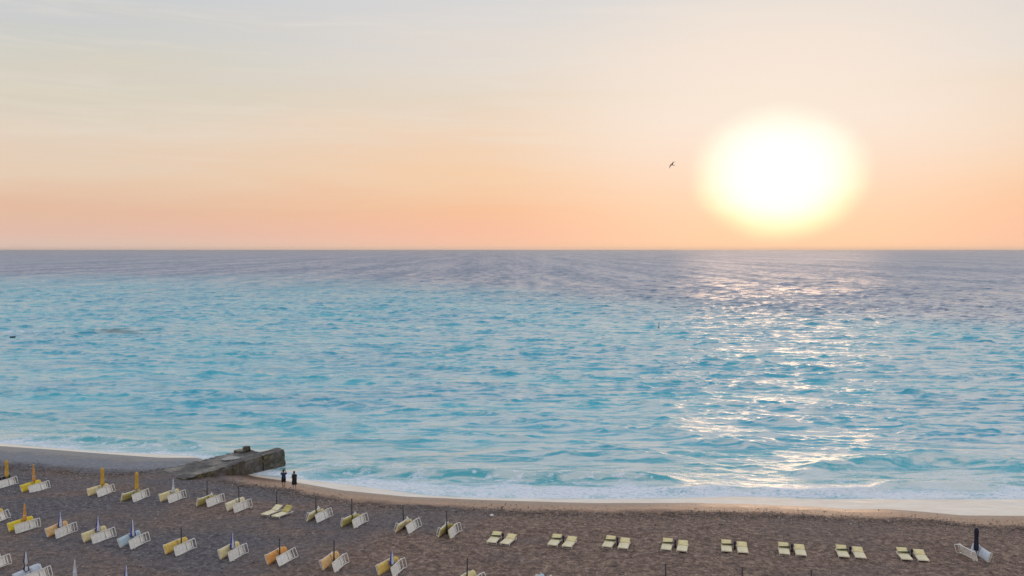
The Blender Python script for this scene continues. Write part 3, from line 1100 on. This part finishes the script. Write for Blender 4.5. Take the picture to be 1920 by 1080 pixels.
for i, (row, px, py, c1_, c2_, uk, ux, uty, words) in enumerate(TIP):
    mid = on_beach(px, py + 6)
    th = axis_at(max(px, 0)) + R(random.uniform(-3, 3))
    yaw = Matrix.Rotation(-th, 4, "Z")
    um = UMN[uk] if uk else "no umbrella in view"
    for side in (-1, 1):
        tent = (row == "back" and px > 560) or c1_ == "mat_olive"
        ang = R(random.choice((10, 14, 18)))
        if tent:
            roll = R(106 + random.uniform(-4, 5)) * (-side)
        elif side < 0:
            roll = R(71 + random.uniform(-5, 5)) * (-side)
        else:
            roll = R(107 + random.uniform(-6, 7)) * (-side)
        y_j = random.uniform(-0.10, 0.10) - 0.04
        Rm = yaw @ Matrix.Rotation(R(random.uniform(-7, 7)), 4, "Z") @ Matrix.Rotation(roll, 4, "Y")
        offv = yaw @ Vector((side * (0.68 if tent else 0.66), y_j, 0))
        lo = min((Rm @ c).z for c in corners(ang))
        gz = ground(mid.x + offv.x, mid.y + offv.y)
        loc = Vector((mid.x + offv.x, mid.y + offv.y, gz - lo - 0.02))
        cc = c1_ if side < 0 else c2_
        sd = "left" if side < 0 else "right"
        has = side < 0 or (tent and i % 2 == 0)
        if uk:
            lab = f"{sd} white lounger of the tipped pair with {COLN[c1_]} cushion round {um}, {row} row, {words}"
        else:
            lab = f"{sd} white lounger of a tipped pair, {row} row, {words}"
        wl_ = lab.split()
        if len(wl_) > 15:
            lab = " ".join(f"{sd} tipped {COLN[c1_]} lounger, {row} row, {words}".split()[:16])
        lounger(Matrix.Translation(loc) @ Rm, cc, cc, ang, lab, GT, cushion=has, tip=True)
    if uk == "pole":
        umbrella(ux, uty, py + 4, uk, f"bare dark umbrella pole, {row} row, {words}", GP)
    elif uk:
        umbrella(ux, uty, py + 4, uk, f"{UMN[uk].replace(' tied at the waist', '')}, {row} row, {words}", GU)

# closed umbrellas and poles whose loungers lie below the frame
umbrella(141, 1048, 1098, "white", "slim white closed umbrella at the bottom edge without loungers in view", GU)
umbrella(237, 1060, 1110, "blue", "blue closed umbrella tip at the bottom edge without loungers in view", GU)
umbrella(1249, 1058, 1098, "pole", "thin dark pole tip at the bottom edge below the fourth flat pair", GP)
umbrella(1392, 1063, 1104, "pole", "thin dark pole tip at the bottom edge below the fifth flat pair", GP)
umbrella(1520, 1070, 1112, "pole", "thin dark pole tip at the bottom edge, rightmost of three", GP)

# the flat pairs
FLAT = [(520, 962, "mat_cream", "mat_olive", "between the tipped pairs left of the middle"),
        (940, 1013, "mat_cream", "mat_cream", "leftmost flat pair of the row"), (1054, 1018, "mat_cream", "mat_cream", "second flat pair of the row"),
        (1156, 1021, "mat_cream", "mat_cream", "third flat pair of the row"), (1265, 1026, "mat_cream", "mat_cream", "fourth flat pair of the row"),
        (1377, 1029, "mat_cream", "mat_cream", "middle of the last seven flat pairs"), (1485, 1034, "mat_cream", "mat_cream", "third flat pair from the right end"),
        (1595, 1039, "mat_cream", "mat_pale", "second flat pair from the right end"), (1711, 1044, "mat_cream", "mat_pale", "last flat pair before the white loungers")]
FLAT[5] = FLAT[5][:4] + ("fifth flat pair of the row",)
for i, (px, py, ca, cb, words) in enumerate(FLAT):
    mid = on_beach(px, py + 3)
    th = axis_at(px) + (R(8) if i == 0 else 0)
    yaw = Matrix.Rotation(-th, 4, "Z")
    for side in (-1, 1):
        if i == 0:
            ang = R(30 if side < 0 else 42)
            back = ca if side < 0 else cb  # olive right back: shade on its sun-averted face put into the colour
        else:
            ang = R(25 if side < 0 else 17)
            back = "mat_pale"  # darker than the seat: shade of the sun-averted backrest painted in
        offv = yaw @ Vector((side * 0.56, 0, 0))
        gz = ground(mid.x + offv.x, mid.y + offv.y)
        sd = "left" if side < 0 else "right"
        lounger(Matrix.Translation((mid.x + offv.x, mid.y + offv.y, gz - 0.02)) @ yaw @ Matrix.Rotation(R(random.uniform(-4, 4)), 4, "Z")
                @ Matrix.Diagonal((1.08, 0.98 if i == 0 else 0.88, 0.78, 1)),
                ca, back, ang, f"{sd} cream-cushioned lounger with raised backrest, {words}", GF, pillow=(side > 0 and i == 0))
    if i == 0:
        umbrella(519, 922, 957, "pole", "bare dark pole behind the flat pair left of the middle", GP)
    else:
        # short dark post between the backrests, a dark roll added as backrest shade on the left lounger
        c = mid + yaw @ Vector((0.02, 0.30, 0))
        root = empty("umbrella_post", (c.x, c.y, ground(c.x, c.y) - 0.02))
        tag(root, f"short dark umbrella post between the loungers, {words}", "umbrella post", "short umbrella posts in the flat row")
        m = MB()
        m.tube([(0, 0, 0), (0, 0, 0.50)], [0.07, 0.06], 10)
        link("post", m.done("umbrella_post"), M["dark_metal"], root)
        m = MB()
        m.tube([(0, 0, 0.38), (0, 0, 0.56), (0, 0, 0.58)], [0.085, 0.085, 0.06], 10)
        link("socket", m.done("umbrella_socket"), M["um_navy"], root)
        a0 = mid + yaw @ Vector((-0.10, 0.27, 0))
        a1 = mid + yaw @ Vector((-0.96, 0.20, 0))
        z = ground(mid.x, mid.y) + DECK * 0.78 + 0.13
        r_ = empty("shade_roll", (a0.x, a0.y, z))
        tag(r_, f"dark roll added as backrest shade on the left lounger, {words}", "shade roll", "dark rolls added as shade across the flat loungers")
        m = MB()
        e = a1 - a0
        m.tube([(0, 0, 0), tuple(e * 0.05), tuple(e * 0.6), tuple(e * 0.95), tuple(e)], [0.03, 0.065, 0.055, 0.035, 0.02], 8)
        link("canopy", m.done("shade_roll_body"), M["shade_green"], r_)  # dark roll stands in for the shade band below the backrest
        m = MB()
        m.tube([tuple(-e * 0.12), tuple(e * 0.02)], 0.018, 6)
        link("pole", m.done("shade_roll_end"), M["dark_metal"], r_)  # end of the dark roll added as backrest shade

# the white pair round the navy umbrella at the right
mid = on_beach(1829, 1047)
yaw = Matrix.Rotation(-R(5), 4, "Z")
for side in (-1, 1):
    ang = R(12)
    Rm = yaw @ Matrix.Rotation(R(-14 if side < 0 else -4), 4, "Z").inverted() @ Matrix.Rotation(R(72) * (-side), 4, "Y")
    offv = yaw @ Vector((side * 0.66 - (0.1 if side < 0 else 0), 0, 0))
    lo = min((Rm @ c).z for c in corners(ang))
    loc = Vector((mid.x + offv.x, mid.y + offv.y, ground(mid.x + offv.x, mid.y + offv.y) - lo - 0.02))
    sd = "left" if side < 0 else "right"
    lounger(Matrix.Translation(loc) @ Rm, "mat_white", "mat_white", ang, f"{sd} tipped white lounger beside the black navy umbrella at the far right", GT, cushion=side > 0, pillow=False, tip=True)
umbrella(1830, 988, 1044, "navy", "black navy closed umbrella behind the white tipped loungers at far right", GU)


# ------------------------------------------------------------------ people
def skinned(name, pts, edges, radii, sub=1, root=0):
    me = bpy.data.meshes.new(name)
    me.from_pydata(pts, edges, [])
    o = bpy.data.objects.new(name, me)
    col.objects.link(o)
    md = o.modifiers.new("skin", "SKIN")
    md.use_smooth_shade = True
    for i, r in enumerate(radii):
        sv = me.skin_vertices[0].data[i]
        sv.radius = (r, r) if not isinstance(r, tuple) else r
        sv.use_root = i == root
    ss = o.modifiers.new("subsurf", "SUBSURF")
    ss.levels = sub
    ss.render_levels = sub
    dg = bpy.context.evaluated_depsgraph_get()
    out = bpy.data.meshes.new_from_object(o.evaluated_get(dg))
    bpy.data.objects.remove(o)
    out.name = name
    return out


def ellipsoid(c, r, seg=14, rings=9):
    bm = bmesh.new()
    bmesh.ops.create_uvsphere(bm, u_segments=seg, v_segments=rings, radius=1.0)
    bmesh.ops.transform(bm, matrix=Matrix.Translation(c) @ Matrix.Diagonal((*r, 1)), verts=bm.verts)
    for f in bm.faces:
        f.smooth = True
    me = bpy.data.meshes.new("ell")
    bm.to_mesh(me)
    bm.free()
    return me


def person(px, py, H, raised, top_mat, dress, hairm, label, face):
    p = on_beach(px, py)
    root = empty("person", (p.x, p.y, p.z - 0.01), (0, 0, face))
    tag(root, label, "person", "couple standing at the water's edge")
    k = H / 1.72
    pts = [(0, 0, 0.95), (0, 0, 1.10), (0, -0.01, 1.28), (0, 0, 1.42), (0, 0.01, 1.50), (0, 0.02, 1.60), (0, 0.02, 1.68)]
    rad = [(0.155, 0.105), (0.135, 0.095), (0.155, 0.10), (0.12, 0.08), (0.052, 0.052), (0.082, 0.095), (0.065, 0.075)]
    ed = [(0, 1), (1, 2), (2, 3), (3, 4), (4, 5), (5, 6)]

    def chain(start, ps, rs):
        prev = start
        for q_, r in zip(ps, rs):
            pts.append(q_)
            rad.append((r, r))
            ed.append((prev, len(pts) - 1))
            prev = len(pts) - 1
        return prev

    hands = []
    for s in (-1, 1):
        if raised:
            chain(3, [(s * 0.18, 0.01, 1.42), (s * 0.27, 0.16, 1.27), (s * 0.13, 0.30, 1.56), (s * 0.10, 0.33, 1.63)], [0.060, 0.044, 0.033, 0.030])
            hands.append(((s * 0.10, 0.33, 1.63), (-s * 0.25, 0.0, 1.0)))
        else:
            chain(3, [(s * 0.17, 0.0, 1.41), (s * 0.225, -0.02, 1.14), (s * 0.18, 0.10, 0.93), (s * 0.16, 0.14, 0.86)], [0.055, 0.042, 0.031, 0.028])
            hands.append(((s * 0.16, 0.14, 0.86), (-s * 0.1, 0.45, -0.9)))
        chain(0, [(s * 0.095, 0, 0.86), (s * 0.10, 0.015, 0.50), (s * 0.105, -0.02, 0.10), (s * 0.105, 0.0, 0.045), (s * 0.12, 0.15, 0.03)],
              [0.092, 0.058, 0.038, 0.040, 0.032])
    me = skinned("body", pts, ed, rad, 1)
    bm = bmesh.new()
    bm.from_mesh(me)
    # fingers: five tapering, bent chains per hand, each rooted in the palm
    for (c, d) in hands:
        c, d = Vector(c), Vector(d).normalized()
        sd = d.cross(Vector((0, 1, 0.2))).normalized()
        nn = sd.cross(d)
        for f in range(5):
            o_ = (f - 1.5) * 0.019
            if f < 4:
                b0 = c + sd * o_ + d * 0.01
                L = [0.075, 0.085, 0.080, 0.062][f]
                ptsf = [b0, b0 + d * L * 0.5 + nn * 0.008, b0 + d * L + nn * 0.03]
            else:
                b0 = c - sd * 0.02
                ptsf = [b0, b0 - sd * 0.03 + d * 0.02, b0 - sd * 0.035 + d * 0.055 + nn * 0.02]
            rings = []
            for t_, pp in enumerate(ptsf):
                rr_ = (0.010, 0.009, 0.007)[t_]
                rings.append([bm.verts.new(pp + (sd * math.cos(a) + nn * math.sin(a)) * rr_) for a in [math.pi * 2 * q_ / 6 for q_ in range(6)]])
            for t_ in range(2):
                for q_ in range(6):
                    bm.faces.new((rings[t_][q_], rings[t_][(q_ + 1) % 6], rings[t_ + 1][(q_ + 1) % 6], rings[t_ + 1][q_]))
            bm.faces.new(rings[2])
    # nose and ears
    for cc, rr_ in (((0, 0.118, 1.60), (0.013, 0.018, 0.022)), ((-0.085, 0.02, 1.60), (0.012, 0.02, 0.03)), ((0.085, 0.02, 1.60), (0.012, 0.02, 0.03))):
        e_ = ellipsoid(cc, rr_, 8, 6)
        bm.from_mesh(e_)
    bmesh.ops.scale(bm, vec=(k, k, k), verts=bm.verts)
    bm.to_mesh(me)
    bm.free()
    link("body", me, M["skin"], root)
    S = Matrix.Diagonal((k, k, k, 1))

    def cloth(name, rings, mat, n=20, wav=0.0):
        m = MB()
        rg = []
        for (z, rx, ry, cyy) in rings:
            rg.append([m.bm.verts.new((rx * math.cos(a) * (1 + wav * math.cos(7 * a)), cyy + ry * math.sin(a) * (1 + wav * math.cos(7 * a)), z)) for a in [2 * math.pi * q_ / n for q_ in range(n)]])
        for j in range(len(rg) - 1):
            for q_ in range(n):
                m.bm.faces.new((rg[j][q_], rg[j][(q_ + 1) % n], rg[j + 1][(q_ + 1) % n], rg[j + 1][q_])).smooth = True
        me_ = m.done(name)
        me_.transform(S)
        o = link(name, me_, mat, root)
        sdm = o.modifiers.new("thickness", "SOLIDIFY")
        sdm.thickness = 0.008
        return o

    if dress:
        cloth("dress", [(0.50, 0.25, 0.20, 0), (0.62, 0.235, 0.19, 0), (0.80, 0.22, 0.165, 0), (0.98, 0.20, 0.145, 0), (1.10, 0.165, 0.12, 0),
                        (1.28, 0.185, 0.128, -0.01), (1.38, 0.20, 0.11, 0), (1.46, 0.10, 0.075, 0), (1.475, 0.07, 0.065, 0)], top_mat, wav=0.03)
    else:
        cloth("shirt", [(0.90, 0.20, 0.15, 0), (1.0, 0.195, 0.145, 0), (1.12, 0.175, 0.125, 0), (1.28, 0.205, 0.135, -0.01), (1.39, 0.215, 0.115, 0),
                        (1.46, 0.12, 0.085, 0), (1.485, 0.066, 0.066, 0)], top_mat, wav=0.02)
        m = MB()
        for s in (-1, 1):
            m.tube([(s * 0.09, 0, 0.98), (s * 0.10, 0.0, 0.80), (s * 0.105, 0.01, 0.58)], [0.125, 0.115, 0.10], 14, cap=False)
        me_ = m.done("shorts")
        me_.transform(S)
        link("shorts", me_, M["black_cloth"], root)
    # sleeves
    for s in (-1, 1):
        m = MB()
        if raised:
            m.tube([(s * 0.13, 0, 1.42), (s * 0.20, 0.03, 1.40), (s * 0.25, 0.12, 1.31)], [0.075, 0.073, 0.062], 10, cap=False)
        else:
            m.tube([(s * 0.12, 0, 1.42), (s * 0.185, 0, 1.36), (s * 0.21, -0.01, 1.24)], [0.07, 0.066, 0.06], 10, cap=False)
        me_ = m.done("sleeve")
        me_.transform(S)
        link("sleeve", me_, top_mat, root)
    # hair
    bm = bmesh.new()
    bm.from_mesh(ellipsoid((0, -0.012, 1.655), (0.098, 0.115, 0.088)))
    if dress:
        bm.from_mesh(ellipsoid((0, -0.07, 1.71), (0.05, 0.05, 0.045)))
        bm.from_mesh(ellipsoid((0, -0.06, 1.56), (0.085, 0.05, 0.09)))
    else:
        bm.from_mesh(ellipsoid((0, -0.055, 1.60), (0.085, 0.055, 0.07)))
    me_ = bpy.data.meshes.new("hair")
    bm.to_mesh(me_)
    bm.free()
    me_.transform(S)
    link("hair", me_, hairm, root)
    return root, k


rt, kk = person(532, 915, 1.74, True, M["navy_cloth"], False, M["hair"],
                "person in navy top and black shorts holding both hands up, left of the two", R(6))
person(552, 918, 1.76, False, M["black_cloth"], True, M["hair_brown"],
       "person in a short black dress with arms down, right of the two", R(-4))
# the phone held up by the left person
mw = Matrix.Translation(rt.location) @ rt.rotation_euler.to_matrix().to_4x4()
ph = empty("phone", mw @ Vector((0, 0.36 * kk, 1.66 * kk)), (0, 0, R(6)))
tag(ph, "small dark phone held up by the person in the navy top", "phone")
link("casing", MB().box((0, 0, 0), (0.17, 0.012, 0.085), bevel=0.004).done("phone_casing"), M["phone"], ph)
link("screen", MB().box((0, -0.0075, 0), (0.155, 0.003, 0.074)).done("phone_screen"), simple("phone_glass", (0.02, 0.03, 0.05), 0.1, 0.1), ph)

# ------------------------------------------------------------------ bird
d = ray(1260, 309)
bp = Vector((0, 0, CAM_H)) + d * (120 / d.y)
bird = empty("gull", bp, (R(20), R(-42), R(35)))
tag(bird, "small dark gull flying in the sky left of the sun", "bird")
m = MB()
m.tube([(0, -0.30, 0), (0, -0.22, 0.0), (0, -0.08, 0.0), (0, 0.08, 0.0), (0, 0.18, 0.02), (0, 0.24, 0.03), (0, 0.30, 0.02)],
       [0.012, 0.035, 0.068, 0.065, 0.04, 0.035, 0.008], 10)
link("body", m.done("gull_body"), M["feather"], bird)


def wing(s):
    bm = bmesh.new()
    secs = [(0.04, 0.10, -0.10, 0.02), (0.22, 0.14, -0.08, 0.10), (0.40, 0.10, -0.07, 0.12), (0.60, 0.02, -0.08, 0.05), (0.74, -0.10, -0.14, -0.03)]
    rg = []
    for x, yf, yb, z in secs:
        ym = (yf + yb) / 2
        rg.append([bm.verts.new((s * x, yf, z)), bm.verts.new((s * x, ym, z + 0.018)), bm.verts.new((s * x, yb, z)), bm.verts.new((s * x, ym, z - 0.008))])
    for i in range(4):
        for k in range(4):
            bm.faces.new((rg[i][k], rg[i][(k + 1) % 4], rg[i + 1][(k + 1) % 4], rg[i + 1][k]))
    bm.faces.new(rg[0])
    bm.faces.new(rg[-1])
    bmesh.ops.recalc_face_normals(bm, faces=bm.faces[:])
    me = bpy.data.meshes.new("gull_wing")
    bm.to_mesh(me)
    bm.free()
    return me


for s in (-1, 1):
    link("wing", wing(s), M["feather"], bird)
m = MB()
m.box((0, -0.36, 0), (0.13, 0.14, 0.012), bevel=0.004)
link("tail", m.done("gull_tail"), M["feather"], bird)
m = MB()
m.tube([(0, 0.28, 0.022), (0, 0.35, 0.012)], [0.012, 0.004], 6)
link("beak", m.done("gull_beak"), M["um_orange"], bird)

# ------------------------------------------------------------------ buoy, dark lump, litter
p = at(1235, 616, 0)
bu = empty("marker_buoy", (p.x, p.y, -0.1), (R(2), R(3), 0))
tag(bu, "thin dark marker buoy floating alone far out on the sea", "buoy")
m = MB()
m.tube([(0, 0, -0.2), (0, 0, 0.05), (0, 0, 0.35), (0, 0, 0.5)], [0.15, 0.36, 0.36, 0.12], 12)
link("float", m.done("buoy_float"), M["buoy"], bu)
m = MB()
m.tube([(0, 0, 0.4), (0, 0, 1.7)], [0.11, 0.08], 8)
link("mast", m.done("buoy_mast"), M["buoy"], bu)
m = MB()
m.tube([(0, 0, 1.65), (0, 0, 1.75), (0, 0, 1.95)], [0.06, 0.14, 0.05], 8)
link("top_mark", m.done("buoy_top"), M["buoy"], bu)


def lump(px, py, w, h, label):
    p_ = at(px, py, 0)
    bm = bmesh.new()
    bmesh.ops.create_icosphere(bm, subdivisions=3, radius=1.0)
    rr = random.Random(int(px))
    for v in bm.verts:
        n_ = 1 + 0.22 * math.sin(v.co.x * 5 + px) * math.cos(v.co.y * 4) + rr.uniform(-0.06, 0.06)
        v.co = Vector((v.co.x * w * n_, v.co.y * w * 0.5 * n_, v.co.z * h * n_))
    me = bpy.data.meshes.new("lump")
    bm.to_mesh(me)
    bm.free()
    o = link("lump", me, M["lump"])
    o.location = (p_.x, p_.y, h * 0.25)
    tag(o, label, "lump")


lump(24, 632, 0.8, 0.2, "low black lump awash in white foam near the left edge")  # small low dark lump at the waterline

p = on_beach(922, 968)
bm = bmesh.new()
bmesh.ops.create_icosphere(bm, subdivisions=2, radius=0.14)
rr = random.Random(3)
for v in bm.verts:
    v.co = Vector((v.co.x * rr.uniform(0.8, 1.3), v.co.y * rr.uniform(0.7, 1.1), v.co.z * rr.uniform(0.6, 1.0)))
me = bpy.data.meshes.new("litter_bag")
bm.to_mesh(me)
bm.free()
lb = link("plastic_bag", me, M["bag"])
lb.location = (p.x, p.y, p.z + 0.07)
tag(lb, "tiny crumpled white bag lying alone on the shingle near the water", "bag")

# ------------------------------------------------------------------ haze
hb = MB()
hb.box((0, 0, 21.5), (30000, 30000, 52))
hz = hb.done("haze")
hm = bpy.data.materials.new("sea_haze")
hm.use_nodes = True
t = hm.node_tree
t.nodes.clear()
pv = t.nodes.new("ShaderNodeVolumePrincipled")
pv.inputs["Color"].default_value = (1.0, 0.93, 0.88, 1)
pv.inputs["Density"].default_value = 0.00004
pv.inputs["Anisotropy"].default_value = 0.7
ou = t.nodes.new("ShaderNodeOutputMaterial")
t.links.new(pv.outputs[0], ou.inputs["Volume"])
ho = link("haze", hz, hm, None, "stuff")
tag(ho, "thin warm sea haze softening the far water and the horizon", "haze")
